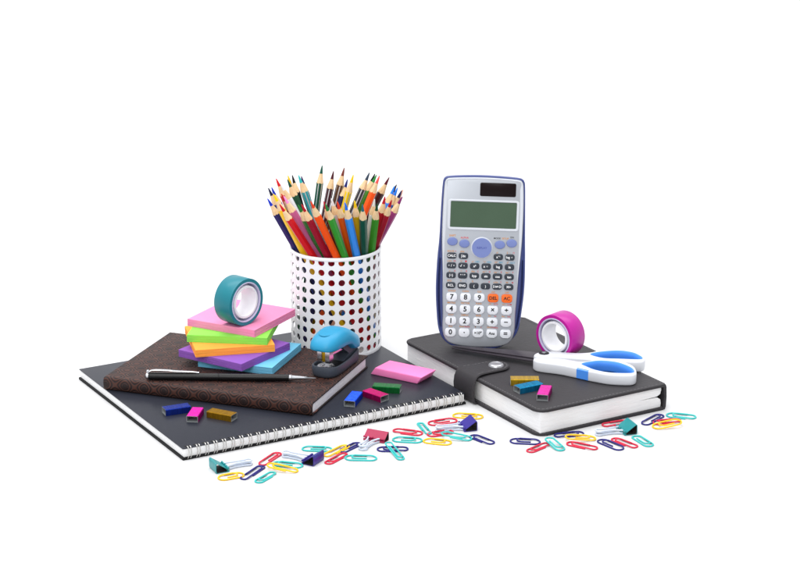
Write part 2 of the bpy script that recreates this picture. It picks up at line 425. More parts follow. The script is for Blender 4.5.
# ------------------------------------------------------------------ brown embossed notebook
def brown_notebook():
    x, y, a, w, h = D['brown']
    t = thing('embossed_notebook', 'brown embossed hardcover notebook with ring pattern, lying on the wire-bound notebook', 'notebook', x, y, 1.105, a)
    H = 1.3
    # cover: one bent sheet, back cover -> rounded spine (front, -y) -> front cover
    outer = [(h/2, 0.0), (-h/2 + .35, 0.0)]
    for k in range(1, 8):
        th = R(-90 - 180 * k / 8 / 1.0)
        outer.append((-h/2 + .3 + .3 * math.cos(th), .65 + (.65) * math.sin(th)))
    outer += [(-h/2 + .35, H), (h/2, H)]
    # refine so the flat spine keeps a soft shape
    th_ = .16
    inner = [(h/2, th_), (-h/2 + .4, th_), (-h/2 + .24, .35), (-h/2 + .2, .65), (-h/2 + .24, .95), (-h/2 + .4, H - th_), (h/2, H - th_)]
    bm = new(); uvl = bm.loops.layers.uv.new('UVMap')
    xs = [-w/2, -w/2 + .05] + [-w/2 + .05 + (w - .1) * k / 6 for k in range(1, 6)] + [w/2 - .05, w/2]
    arc = [0]
    for p, q in zip(outer, outer[1:]): arc.append(arc[-1] + math.hypot(p[0]-q[0], p[1]-q[1]))
    mid = arc[5]; per = 2.08
    prof = [(p[0], p[1], (s - mid) / per) for p, s in zip(outer, arc)] + [(p[0], p[1], 0.5) for p in reversed(inner)]
    rows = []
    for i, X in enumerate(xs):
        d = .04 if i in (0, len(xs) - 1) else 0
        cz = H / 2
        rows.append([bm.verts.new((X, p[0], p[1] + (d if p[1] < cz else -d) * (1 if p[1] in (0.0, H) else 0))) for p in prof])
    n = len(prof)
    for i in range(len(xs) - 1):
        for j in range(n):
            k = (j + 1) % n
            f = bm.faces.new((rows[i][j], rows[i+1][j], rows[i+1][k], rows[i][k]))
            vv = (prof[j][2], prof[j][2], prof[k][2], prof[k][2]); ii = (i, i+1, i+1, i)
            for l, v, q in zip(f.loops, vv, ii): l[uvl].uv = (xs[q] / per + .12, v)
    bm.faces.new(list(reversed(rows[0]))); bm.faces.new(rows[-1])
    link('cover', bm, M['emboss'], t, smooth=40)
    bm = new(); box(bm, -w/2 + .3, w/2 - .14, -h/2 + .26, h/2 - .25, .165, H - .165, .02); link('page_block', bm, M['pages2'], t)
    bm = new(); tube(bm, [(w/2 - .3, -h/2 + .7, .2), (w/2 - .04, -h/2 + .72, .2), (w/2 + .05, -h/2 + .95, .23), (w/2 + .04, -h/2 + 1.25, .31)], .09, 6, flat=.35)
    link('ribbon', bm, M['ribbon'], t)
brown_notebook()

# ------------------------------------------------------------------ black planner with strap
def planner():
    x, y, a, w, h, H = D['planner']
    t = thing('strap_planner', 'charcoal leatherette planner with snap strap, stitched edge and rounded corners', 'planner', x, y, 0, a)
    H = 2.6
    bm = new()
    def slab(r1, r2, X0, X1, y0, y1):
        pts = []
        for cx, cy, r, a0 in ((X1, y0, r2, -90), (X1, y1, r2, 0), (X0, y1, r1, 90), (X0, y0, r1, 180)):
            sx = -1 if cx == X1 else 1; sy = 1 if cy == y0 else -1
            for k in range(7):
                an = R(a0 + 90 * k / 6); pts.append((cx + sx * r + r * math.cos(an), cy + sy * r + r * math.sin(an)))
        return pts
    o = slab(1.0, .25, -w/2, w/2 - .08, -h/2, h/2)
    prism(bm, o, H - .27, H, .09, 3)
    prism(bm, o, 0.0, .27, .09, 3)
    prof = [(w/2 - .3, .03), (w/2 - .12, .05), (w/2 - .02, .3), (w/2 + .03, 1.3), (w/2 - .02, H - .32), (w/2 - .12, H - .05), (w/2 - .3, H - .03),
            (w/2 - .34, H - .3), (w/2 - .22, 1.3), (w/2 - .34, .3)]
    loft(bm, [[(p[0], Y, p[1]) for p in prof] for Y in (-h/2 + .03, h/2 - .03)])
    link('cover', bm, M['leather'], t)
    # two signatures of pages that part at the spine
    for z0, z1, s in ((.275, 1.33, 1), (1.335, 2.325, -1)):
        xl, xr = -w/2 + .38, w/2 - .5
        if s == 1: pr = [(xl, z0), (xr, z0), (xr + .05, z0 + .35), (xr - .02, z1 - .3), (xr - .35, z1 - .08), (xr - 2.6, z1), (xl, z1)]
        else: pr = [(xl, z0), (xr - 2.6, z0), (xr - .4, z0 + .07), (xr - .05, z0 + .25), (xr + .05, z1 - .35), (xr + .02, z1), (xl, z1)]
        bm = new(); loft(bm, [[(p[0], Y, p[1]) for p in pr] for Y in (-h/2 + .3, h/2 - .3)])
        link('page_block', bm, M['pages'], t, smooth=30)
    bm = new()
    def stitches(path, z):
        nonlocal bm
        pts = path; tot = 0
        segs = list(zip(pts, pts[1:] + pts[:1]))
        step, ln = .42, .27; nextd = 0; acc = 0
        for p, q in segs:
            L_ = math.hypot(q[0]-p[0], q[1]-p[1])
            if L_ < 1e-6: continue
            d = nextd
            while d < L_:
                ux, uy = (q[0]-p[0])/L_, (q[1]-p[1])/L_
                cx, cy = p[0] + ux*d, p[1] + uy*d
                T = Matrix.Translation((cx, cy, z)) @ Matrix.Rotation(math.atan2(uy, ux), 4, 'Z')
                box(bm, -ln/2, ln/2, -.025, .025, -.02, .022, T=T)
                d += step
            nextd = d - L_
    stitches(inset(o, .28), H)
    link('upper_stitching', bm, M['stitch'], t, smooth=0)
    bm = new(); stitches(inset(o, .2), .27)
    link('lower_stitching', bm, M['stitch'], t, smooth=0)
    # strap: under the cover, round the fore edge, over the top to the snap
    xe = -w/2
    path = [(xe + 1.2, .19), (xe + .4, .19)]
    path = [(xe - .12, .12), (xe - .38, .35), (xe - .52, .9), (xe - .56, 1.5), (xe - .48, 2.1), (xe - .28, 2.55), (xe + .05, 2.78), (xe + .6, 2.84), (xe + 1.4, 2.8), (xe + 2.4, 2.78)]
    path += [(xe + 2.4 + k * .225, 2.78) for k in range(1, 11)]
    xend = path[-1][0]; bm = new(); loops = []
    def hw(X):
        s = X - xe
        b = 1.45 + .3 * max(0, 1 - max(0, s + .3) / 2.3) ** 2
        e = xend - X
        if e < 1.45: b = min(b, math.sqrt(max(0.0004, 1.45**2 - (1.45 - e)**2)))
        return b
    def cyf(X):
        s = X - xe
        return .15 - .3 * max(0, 1 - max(0, s + .3) / 2.3) ** 2
    for i, (X, Z) in enumerate(path):
        a_ = path[max(0, i-1)]; b_ = path[min(len(path)-1, i+1)]
        tx, tz = b_[0]-a_[0], b_[1]-a_[1]; l = math.hypot(tx, tz); nx, nz = -tz/l, tx/l
        th = .1; q = hw(X); c = cyf(X); e = min(.08, q * .3)
        lp = []
        for yy, of in ((-q, 0.0), (-q + e, th), (q - e, th), (q, 0.0), (q - e, -th), (-q + e, -th)):
            lp.append((X + nx * of, c + yy, Z + nz * of))
        loops.append(lp)
    loft(bm, loops)
    st = link('strap', bm, M['leather'], t, smooth=50)
    bm = new()
    for sgn in (-1, 1):
        X = xe + .1
        while X < xend - .9:
            i = 6
            zz = 2.78 + .1 + (.055 if .3 < X - xe < 1.0 else 0) - (.05 if X - xe < .3 else 0)
            T = Matrix.Translation((X, cyf(X) + sgn * (hw(X) - .24), zz + .004))
            box(bm, -.13, .13, -.022, .022, -.03, .016, T=T); X += .42
    for k in range(9):
        an = R(-80 + 20 * k)
        T = Matrix.Translation((xend - 1.45 + 1.2 * math.cos(an), .15 + 1.2 * math.sin(an), 2.884)) @ Matrix.Rotation(an + PI/2, 4, 'Z')
        box(bm, -.13, .13, -.022, .022, -.03, .016, T=T)
    link('strap_stitching', bm, M['stitch'], st, smooth=0)
    bm = new()
    lathe(bm, [(.06, .2), (.3, .19), (.5, .17), (.53, .2), (.58, .21), (.7, .15), (.76, .06), (.78, .0)][::-1], 36, Matrix.Translation((-4.1, .05, 2.87)))
    link('snap_button', bm, M['snap_metal'], st, smooth=20)
planner()

# ------------------------------------------------------------------ perforated cup
def cup():
    x, y, r, h = D['cup']
    t = thing('pencil_cup', 'white perforated metal pencil cup full of coloured pencils, standing on the wire-bound notebook', 'cup', x, y, 1.105)
    nc, nr, ph, hr, K = 28, 10, 1.0396, .332, 16
    z0 = .22; th = .07
    bm = new()
    def cell(rad, flip):
        # square ring of vertices round a hole, wrapped on the cylinder
        vmap = {}
        def V(u, z):
            k = (round(u % nc, 4) % nc, round(z, 4))
            if k not in vmap:
                an = 2 * PI * u / nc + .05
                vmap[k] = bm.verts.new((rad * math.cos(an), rad * math.sin(an), z))
            return vmap[k]
        holes = {}
        pu = 2 * PI * rad / nc
        for i in range(nc):
            for j in range(nr):
                cz = z0 + ph * (j + .5)
                sq, ci = [], []
                for k in range(K):
                    an = 2 * PI * (k + .5) / K
                    c_, s_ = math.cos(an), math.sin(an)
                    m_ = max(abs(c_), abs(s_))
                    q = (k + .5) 
                    sq.append(V(i + .5 + .5 * round(c_ / m_, 3), cz + ph / 2 * round(s_ / m_, 3)))
                    ang = 2 * PI * (i + .5 + hr * c_ / pu) / nc + .05
                    ci.append(bm.verts.new((rad * math.cos(ang), rad * math.sin(ang), cz + hr * s_)))
                for k in range(K):
                    a, b, c, d = sq[k], sq[(k+1) % K], ci[(k+1) % K], ci[k]
                    if a is not b: bm.faces.new((a, b, c, d) if flip else (d, c, b, a))
                # corners
                for (sx, sy, k) in ((1, 1, 1), (-1, 1, 5), (-1, -1, 9), (1, -1, 13)):
                    cv = V(i + .5 + .5 * sx, cz + ph / 2 * sy)
                    if cv is not sq[k] and cv is not sq[(k+1) % K]:
                        try: bm.faces.new((sq[k], cv, sq[(k+1) % K]))
                        except ValueError: pass
                holes[(i, j)] = ci
        return holes
    ho = cell(r, True); hi = cell(r - th, False)
    for k_ in ho:
        a, b = ho[k_], hi[k_]
        for k in range(K): bm.faces.new((a[k], a[(k+1) % K], b[(k+1) % K], b[k]))
    for f in list(bm.faces):
        pass
    link('perforated_wall', bm, M['powder_white'], t, smooth=50)
    bm = new()
    lathe(bm, [(r - .09, z0 + ph*nr - .18), (r + .02, z0 + ph*nr - .18), (r + .05, h - .3), (r + .07, h - .12), (r + .03, h), (r - .06, h), (r - .11, h - .1), (r - .1, h - .4)], 96, closed=True)
    link('rim', bm, M['powder_white'], t, smooth=60)
    bm = new()
    lathe(bm, [(r - .1, .02), (r + .02, 0.0), (r + .04, .1), (r + .02, .32), (r - .1, .32)], 96, closed=True)
    lathe(bm, [(r - .12, .06), (r - .12, .16)], 64)
    link('base', bm, M['powder_white'], t, smooth=60)
cup()

# ------------------------------------------------------------------ pencils
# name: (barrel, lead, striped, label)
PC = {
 'navy': ((30,34,96), (22,52,190), 0, 'navy pencil leaning furthest left at the front, with a bright blue point'),
 'yellow': ((240,196,12), (250,200,20), 0, 'yellow pencil leaning left between the navy and the red front pencils'),
 'red': ((196,22,34), (196,20,40), 0, 'bright red pencil leaning left at the front of the cup, third from the left'),
 'mauve': ((182,84,134), (232,140,200), 0, 'mauve pink pencil leaning left behind the bright red one'),
 'green': ((48,112,44), (40,120,50), 0, 'dull green pencil mostly hidden between the mauve and the crimson pencils'),
 'crimson': ((146,18,42), (170,24,40), 0, 'crimson pencil leaning left beside the bright orange front pencil'),
 'orange': ((246,84,18), (222,66,34), 0, 'bright orange pencil leaning left at the front left of the cup centre'),
 'maroonred': ((104,14,28), (176,22,50), 0, 'dark red pencil wedged between the bright orange and the bright green front pencils'),
 'lime': ((52,146,40), (38,120,56), 0, 'bright green pencil in the front middle of the cup, leaning left'),
 'orange2': ((222,88,16), (216,62,32), 0, 'darker orange pencil standing between the bright green and the light blue front pencils'),
 'blue': ((52,138,228), (24,110,226), 0, 'light blue pencil at the front, nearest the cup centre'),
 'ochre': ((206,164,18), (246,196,20), 0, 'mustard yellow pencil just right of the light blue front pencil'),
 'pine': ((14,74,56), (44,104,116), 0, 'upright dark green pencil with a teal point at the front right'),
 'lime2': ((58,140,40), (18,70,44), 0, 'grass green pencil with a dark green point at the front right'),
 'red2': ((158,18,38), (176,14,38), 0, 'deep red pencil leaning right at the right front of the cup'),
 'purple': ((150,44,112), (130,40,104), 0, 'purple pencil leaning furthest right with a purple point'),
 'white': ((222,226,226), (225,226,222), 0, 'white pencil behind the dark green and grass green front pencils'),
 'navy2': ((24,28,60), (24,28,60), 0, 'ink-blue-pointed pencil, outermost of the upper row on the left'),
 'blue2': ((36,52,160), (26,52,176), 0, 'royal blue pointed pencil just inside the ink-blue one at the far left'),
 'red3': ((196,30,40), (206,28,38), 0, 'pencil with a sharp red point rising tallest at the left of the bunch'),
 'white2': ((226,230,236), (222,228,240), 0, 'white pencil leaning left in front of the red-pointed tall pencil'),
 'red4': ((170,24,36), (192,34,40), 0, 'short red-pointed pencil half hidden behind the mauve pencil'),
 'forest': ((26,78,56), (22,74,54), 0, 'forest green pencil leaning left in the upper left of the bunch'),
 'amber': ((236,180,18), (246,186,20), 0, 'amber yellow pointed pencil hidden behind the forest green one'),
 'black': ((26,26,28), (22,22,26), 0, 'black pencil on the upper left between the forest green and the turquoise one'),
 'teal': ((42,150,160), (42,176,176), 1, 'turquoise pencil with silver stripes in the upper left of the bunch'),
 'plum': ((56,36,84), (50,34,84), 0, 'dark violet pointed pencil peeping out behind the turquoise one'),
 'sgreen': ((20,78,60), (22,82,64), 1, 'tallest pencil, dark green with silver stripes'),
 'sdark': ((66,32,42), (78,30,40), 1, 'plum brown pencil with silver stripes right of the tallest green one'),
 'sbrown': ((84,54,32), (120,56,44), 1, 'chocolate brown pencil with silver stripes and a rust brown point'),
 'navy3': ((26,30,84), (24,30,110), 0, 'navy pencil leaning right beside the brown striped pencil'),
 'syellow': ((240,202,20), (246,200,16), 1, 'yellow pencil with silver stripes standing in the upper middle'),
 'scharcoal': ((50,54,64), (52,66,84), 1, 'charcoal pencil with silver stripes leaning right'),
 'black2': ((24,24,26), (20,20,24), 0, 'black-pointed pencil behind the charcoal striped one'),
 'green2': ((78,150,52), (46,136,60), 0, 'leaf green pencil leaning right between the charcoal and the orange ones'),
 'orange3': ((246,88,22), (232,88,84), 0, 'orange pencil with a coral point leaning right in the upper right'),
 'maroon': ((60,18,24), (92,20,36), 0, 'maroon pencil leaning right beside the coral-pointed orange one'),
 'sky': ((54,132,228), (44,130,236), 0, 'sky blue pencil leaning right on the right of the bunch'),
 'sky2': ((44,110,206), (44,126,230), 0, 'second blue-pointed pencil just right of the sky blue one'),
 'black3': ((30,26,30), (44,30,34), 0, 'dark-pointed pencil behind the sky blue one on the right'),
 'navy4': ((28,30,88), (28,32,84), 0, 'navy-pointed pencil leaning right above the purple one'),
 'peach': ((236,176,148), (240,178,150), 0, 'peach-pointed pencil furthest right of the upper row'),
 'red5': ((168,22,36), (186,26,44), 0, 'red pencil between the grass green and the deep red front pencils'),
 'white3': ((206,208,212), (226,226,230), 0, 'light grey pencil with a white point behind the bright green front one'),
}
def pencils():
    for n, bx, by, bz, tx, ty, tz in D['pencils']:
        barrel, lead, striped, label = PC[n]
        B = Vector((bx, by, bz)); T_ = Vector((tx, ty, tz)); v = T_ - B; Ln = v.length
        t = thing('coloured_pencil', label, 'pencil', bx, by, bz, group='coloured pencils in the white cup')
        q = v.to_track_quat('Z', 'Y'); t.rotation_mode = 'QUATERNION'
        q = q @ Matrix.Rotation(random.uniform(0, PI / 3), 4, 'Z').to_quaternion()
        t.rotation_quaternion = q
        rad = .375; NN = 24; zc = Ln - 1.85; amp = .1
        def ring(rf, zf):
            out = []
            for k in range(NN):
                th = 2 * PI * k / NN
                hexr = .93 / math.cos(((th + PI / 6) % (PI / 3)) - PI / 6) * .97 + .03
                rr = rad * min(1.05, hexr) * rf
                out.append((rr * math.cos(th), rr * math.sin(th), zf(th)))
            return out
        edge = lambda th: zc - amp * math.cos(6 * th)
        bm = new()
        loft(bm, [ring(.94, lambda th: 0), ring(1, lambda th: .05), ring(1, edge)], cap=True)
        bm.faces.ensure_lookup_table()
        if striped:
            for f in bm.faces:
                if len(f.verts) == 4:
                    c = f.calc_center_median(); k = int((math.atan2(c.y, c.x) % (2 * PI)) / (2 * PI) * NN)
                    if k % 4 == 0: f.material_index = 1
        link('barrel', bm, [cm_('lacquer', barrel), M['silver_stripe']], t, smooth=25)
        zl = Ln - .84; rl = .17
        def cir(r_, z): return [(r_ * math.cos(2*PI*k/NN), r_ * math.sin(2*PI*k/NN), z) for k in range(NN)]
        bm = new(); loft(bm, [ring(.992, edge), cir(rl, zl)]); link('sharpened_wood', bm, M['wood'], t, smooth=60)
        bm = new(); loft(bm, [cir(rl * .98, zl - .02), cir(rl * .62, zl + .46), cir(.05, Ln - .04), cir(.02, Ln)]); link('lead_tip', bm, cm_('lead', lead), t, smooth=60)
pencils()

# ------------------------------------------------------------------ sticky note pads and tape
TP = .735; ZB = 2.41
def pads():
    data = [('blue', -14.84, -.05, -18.6, (112,186,218), 'light blue sticky note pad at the bottom of the pile behind the pen'),
            ('purple', -16.32, -.58, -34, (138,88,176), 'purple sticky note pad second from the bottom of the pile'),
            ('orange', -16.92, .66, 13, (252,162,70), 'orange sticky note pad in the middle of the pile'),
            ('green', -16.45, 2.02, -7, (140,218,88), 'lime green sticky note pad directly under the pink one'),
            ('pink', -15.82, 2.97, -28, (236,142,182), 'pink sticky note pad on top of the pile under the teal tape')]
    for i, (n, x, y, a, c, label) in enumerate(data):
        bm = new(); w = 8.0 if n == 'green' else 7.8
        g = 8; z1 = TP - .006
        # stack of slightly uneven sheets: several thin layers
        nl = 16
        for k in range(nl):
            dx, dy = random.uniform(-.014, .014), random.uniform(-.014, .014)
            box(bm, -w/2 + dx, w/2 + dx, -w/2 + dy, w/2 + dy, z1 * k / nl, z1 * (k + 1) / nl - .0015)
        o = link('sticky_note_pad', bm, cm_('note', c), smooth=0)
        o.location = (x * S, y * S, (ZB + i * TP) * S); o.rotation_euler = (0, 0, R(a))
        tag(o, label, 'sticky notes', 'sticky note pads piled on the brown notebook')
pads()

def tape(name, label, m, x, y, z, a, Rr, w, nsign):
    # front face touches down at (x, y); nsign gives which way it looks
    t = thing(name, label, 'tape', x, y, z, group='rolls of washi tape')
    # local: axis along Y, front face at y=0 looking to -Y
    T = Matrix.Translation((0, 0, Rr)) @ Matrix.Rotation(R(90), 4, 'X')   # lathe z -> -y
    t.rotation_euler = (0, 0, R(a))
    bm = new(); ri = Rr * .86
    lathe(bm, [(ri, -w), (Rr - .02, -w), (Rr, -w + .03), (Rr, -.03), (Rr - .02, 0), (ri, 0)], 96, T, closed=True)
    # faint windings on the side
    link('tape_winding', bm, m, t, smooth=40)
    bm = new(); lathe(bm, [(ri - .005, -w + .01), (ri - .005, -.01), (ri - .03, .015), (Rr * .81, .015), (Rr * .8, -.02), (Rr * .8, -.3), (Rr*.8, -w + .3), (Rr*.8, -w + .01)], 80, T, closed=True)
    link('outer_core', bm, M['core2'], t, smooth=40)
    bm = new(); lathe(bm, [(Rr * .79, -w * .5 - .06), (Rr * .79, -w * .5 + .06), (Rr * .70, -w * .5 + .06), (Rr * .70, -.08), (Rr * .69, -.02), (Rr * .61, -.02), (Rr * .6, -.06),
                    (Rr * .6, -w + .06), (Rr * .61, -w + .02), (Rr * .69, -w + .02), (Rr * .7, -w + .08), (Rr * .70, -w * .5 - .06)], 80, T, closed=True)
    link('inner_core', bm, M['core'], t, smooth=40)
tape('tape_roll', 'teal washi tape roll standing on edge on the pink sticky note pad', M['teal_tape'], -15.04, -.66, ZB + 5 * TP, 50, 2.36, 2.15, 1)
tape('tape_roll', 'magenta washi tape roll standing on edge on the charcoal planner behind the scissors', M['mag_tape'], 15.15, -.72, 2.6, -41.7, 2.25, 2.1, 1)

# ------------------------------------------------------------------ pen
def pen():
    A = Vector((-24.45, -6.35, 2.41 + .38)); B = Vector((-8.07, -6.95, 2.41 + .38)); v = B - A; Ln = v.length
    t = thing('ballpoint_pen', 'slim black ballpoint pen with silver clip and tip, lying on the brown notebook', 'pen', A.x, A.y, 2.41)
    t.rotation_euler = (0, 0, math.atan2(v.y, v.x))
    T = Matrix.Translation((0, 0, .38)) @ Matrix.Rotation(R(90), 4, 'Y')    # lathe z -> +x
    bm = new(); lathe(bm, [(.3, .22), (.36, .25), (.375, .8), (.375, 7.0), (.35, 7.03), (.35, 7.08), (.375, 7.1), (.37, 11), (.33, 13.75), (.3, 13.8)], 32, T)
    link('barrel', bm, M['black_lacquer'], t, smooth=30)
    bm = new(); lathe(bm, [(.12, -.06), (.26, 0), (.34, .08), (.35, .24), (.28, .26)], 32, T); link('end_cap', bm, M['chrome'], t)
    bm = new(); lathe(bm, [(.29, 13.8), (.31, 13.82), (.31, 14.05), (.26, 14.1), (.25, 14.2), (.15, 15.3), (.17, 15.33), (.15, 15.5), (.09, 15.6), (.04, 16.25), (.015, Ln)], 28, T)
    link('tip', bm, M['steel'], t, smooth=30)
    bm = new()
    loops = []
    for k in range(13):
        s = k / 12; X = .15 + 5.0 * s
        zz = .38 + .62 - .12 * s - (.2 if k == 0 else 0) + (.05 if k in (2, 3, 4, 5) else 0) - (.06 * max(0, s - .85) / .15)
        hw_ = .17 + .05 * math.sin(PI * s) - .05 * s
        th = .045
        loops.append([(X, -hw_, zz), (X, -hw_ * .6, zz + th), (X, hw_ * .6, zz + th), (X, hw_, zz), (X, hw_ * .6, zz - th), (X, -hw_ * .6, zz - th)])
    loft(bm, loops); box(bm, .08, .3, -.12, .12, .5, 1.0, .03); box(bm, 4.85, 5.08, -.08, .08, .74, .86, .02)
    link('clip', bm, M['chrome'], t, smooth=50)
pen()

# ------------------------------------------------------------------ stapler
def stapler():
    t = thing('mini_stapler', 'small stapler with sky blue top and slate grey base, standing on the brown notebook', 'stapler', -7.75, -6.0, 2.41, STYAW)
    def outline(ins=0):
        pts = [(0, 0), (.12, .75), (.55, 1.18), (1.3, 1.38), (2.4, 1.36), (3.6, 1.22), (5.0, 1.05), (6.0, .98), (6.25, .75), (6.3, 0)]
        full = pts + [(p[0], -p[1]) for p in reversed(pts[1:-1])]
        o = smooth_closed(full, 64)
        return inset(o, -ins) if False else [(3.1 + (p[0] - 3.1) * (1 - ins / 3.1), p[1] * (1 - ins / 1.3)) for p in o]
    def zr(p, z): return z + .35 * max(0, (p[0] - 4.2) / 2.1) + .08 * max(0, (1.2 - p[0]))
    bm = new()
    loops = [z_(outline(.32), 0.0), z_(outline(.14), .08), z_(outline(.03), .35), [(p[0], p[1], zr(p, .95)) for p in outline(0)],
             [(p[0], p[1], zr(p, 1.05)) for p in outline(.03)], [(p[0], p[1], zr(p, 1.08)) for p in outline(.1)],
             [(p[0], p[1], zr(p, 1.02)) for p in outline(.18)], [(p[0], p[1], .78) for p in outline(.22)]]
    loft(bm, loops); link('base', bm, M['st_grey'], t, smooth=45)
    bm = new(); prism(bm, [(p[0] + .1, p[1]) for p in outline(.36)], .785, .86, .02); link('base_inlay', bm, M['st_dark'], t)
    bm = new(); prism(bm, circ(.98, 36, 1.35, 0, .85), .87, .93, .03)
    for yy in (-.38, .38):
        prism(bm, circ(.34, 16, 1.3, yy, .16), .93, .985, .03, mi=0)
    link('anvil_plate', bm, M['chrome'], t)
    bm = new(); box(bm, 1.0, 5.6, -.55, .55, 1.95, 2.6, .05); box(bm, .75, 1.5, -.68, -.2, 1.35, 2.7, .05); box(bm, .75, 1.5, .2, .68, 1.35, 2.7, .05); box(bm, .9, 1.45, -.3, .3, 1.4, 2.7, .02)
    mg = link('magazine', bm, M['chrome'], t)
    bm = new(); box(bm, .82, 1.0, -.16, .16, 1.45, 2.55, .02); box(bm, 1.6, 4.4, -.57, -.545, 2.2, 2.5); link('staples', bm, M['brass'], mg)
    bm = new()
    prof = [(3.2, .8), (6.0, .8), (6.1, 1.6), (6.05, 2.5), (3.6, 2.7), (3.3, 2.2), (4.4, 1.4)]
    loft(bm, [[(p[0], Y, p[1]) for p in prof] for Y in (-.78, .78)]); link('hinge_block', bm, M['st_grey'], t, smooth=20)
    bm = new()
    sta = [(-.25, .35, 2.9, 3.1), (-.12, .8, 2.78, 3.35), (.15, 1.12, 2.7, 3.62), (.6, 1.34, 2.64, 3.92), (1.2, 1.46, 2.6, 4.16), (2.0, 1.5, 2.6, 4.36), (2.8, 1.5, 2.6, 4.42), (3.6, 1.47, 2.52, 4.28),
           (4.1, 1.45, 2.35, 4.08), (4.45, 1.44, 2.05, 3.92), (4.8, 1.42, 1.75, 3.72), (5.4, 1.32, 1.6, 3.38), (6.0, 1.14, 1.55, 3.0), (6.4, .85, 1.65, 2.6), (6.55, .5, 1.8, 2.4)]
    loops = []
    for X, hw_, zb, zt in sta:
        lp = []
        for k in range(28):
            th = 2 * PI * k / 28; c, s = math.cos(th), math.sin(th)
            ex = .62
            yy = hw_ * (abs(c) ** ex) * (1 if c > 0 else -1)
            zm = zb + (zt - zb) * .35
            zz = zm + (zt - zm) * (abs(s) ** .85) if s >= 0 else zm - (zm - zb) * (abs(s) ** .35)
            lp.append((X, yy, zz))
        loops.append(lp)
    loft(bm, loops)
    cap = link('cap', bm, M['st_blue'], t, smooth=50)
    bm = new()
    lathe(bm, [(1.0, -.02), (.98, .012), (.9, .02), (.3, .03), (.05, .03)], 36, Matrix.Translation((1.75, .1, 4.24)) @ Matrix.Rotation(R(-9), 4, 'Y') @ Matrix.Diagonal((1.0, .8, 1, 1)))
    link('thumb_rest', bm, M['st_blue'], cap, smooth=60)
STYAW = 62
stapler()

# ------------------------------------------------------------------ eraser
def eraser():
    P = [(-2.405, -1.357), (2.179, -4.278), (3.48, -1.983), (-1.026, 1.09)]   # top face in plan
    ang = math.atan2(P[1][1] - P[0][1], P[1][0] - P[0][0])
    cx = sum(p[0] for p in P) / 4; cy = sum(p[1] for p in P) / 4
    t = new()
    c, s = math.cos(-ang), math.sin(-ang)
    Lc = [((p[0]-cx) * c - (p[1]-cy) * s, (p[0]-cx) * s + (p[1]-cy) * c) for p in P]
    L0 = (Lc[1][0] - Lc[0][0] + Lc[2][0] - Lc[3][0]) / 2; W0 = (Lc[3][1] - Lc[0][1] + Lc[2][1] - Lc[1][1]) / 2
    h = .78; sh = .55
    prof = [(-L0/2 - sh, 0), (L0/2 - sh, 0), (L0/2, h), (-L0/2, h)]
    vs = [[t.verts.new((p[0], Y, p[1])) for p in prof] for Y in (-W0/2, W0/2)]
    a, b = vs
    t.faces.new(a); t.faces.new(list(reversed(b)))
    for i in range(4): t.faces.new((a[i], b[i], b[(i+1) % 4], a[(i+1) % 4]))
    bmesh.ops.bevel(t, geom=list(t.edges), offset=.09, segments=3, profile=.5, affect='EDGES')
    o = link('eraser', t, M['eraser'], smooth=50)
    o.location = (cx * S, cy * S, 1.107 * S); o.rotation_euler = (0, 0, ang)
    tag(o, 'pink slanted block eraser lying on the wire-bound notebook', 'eraser')
eraser()

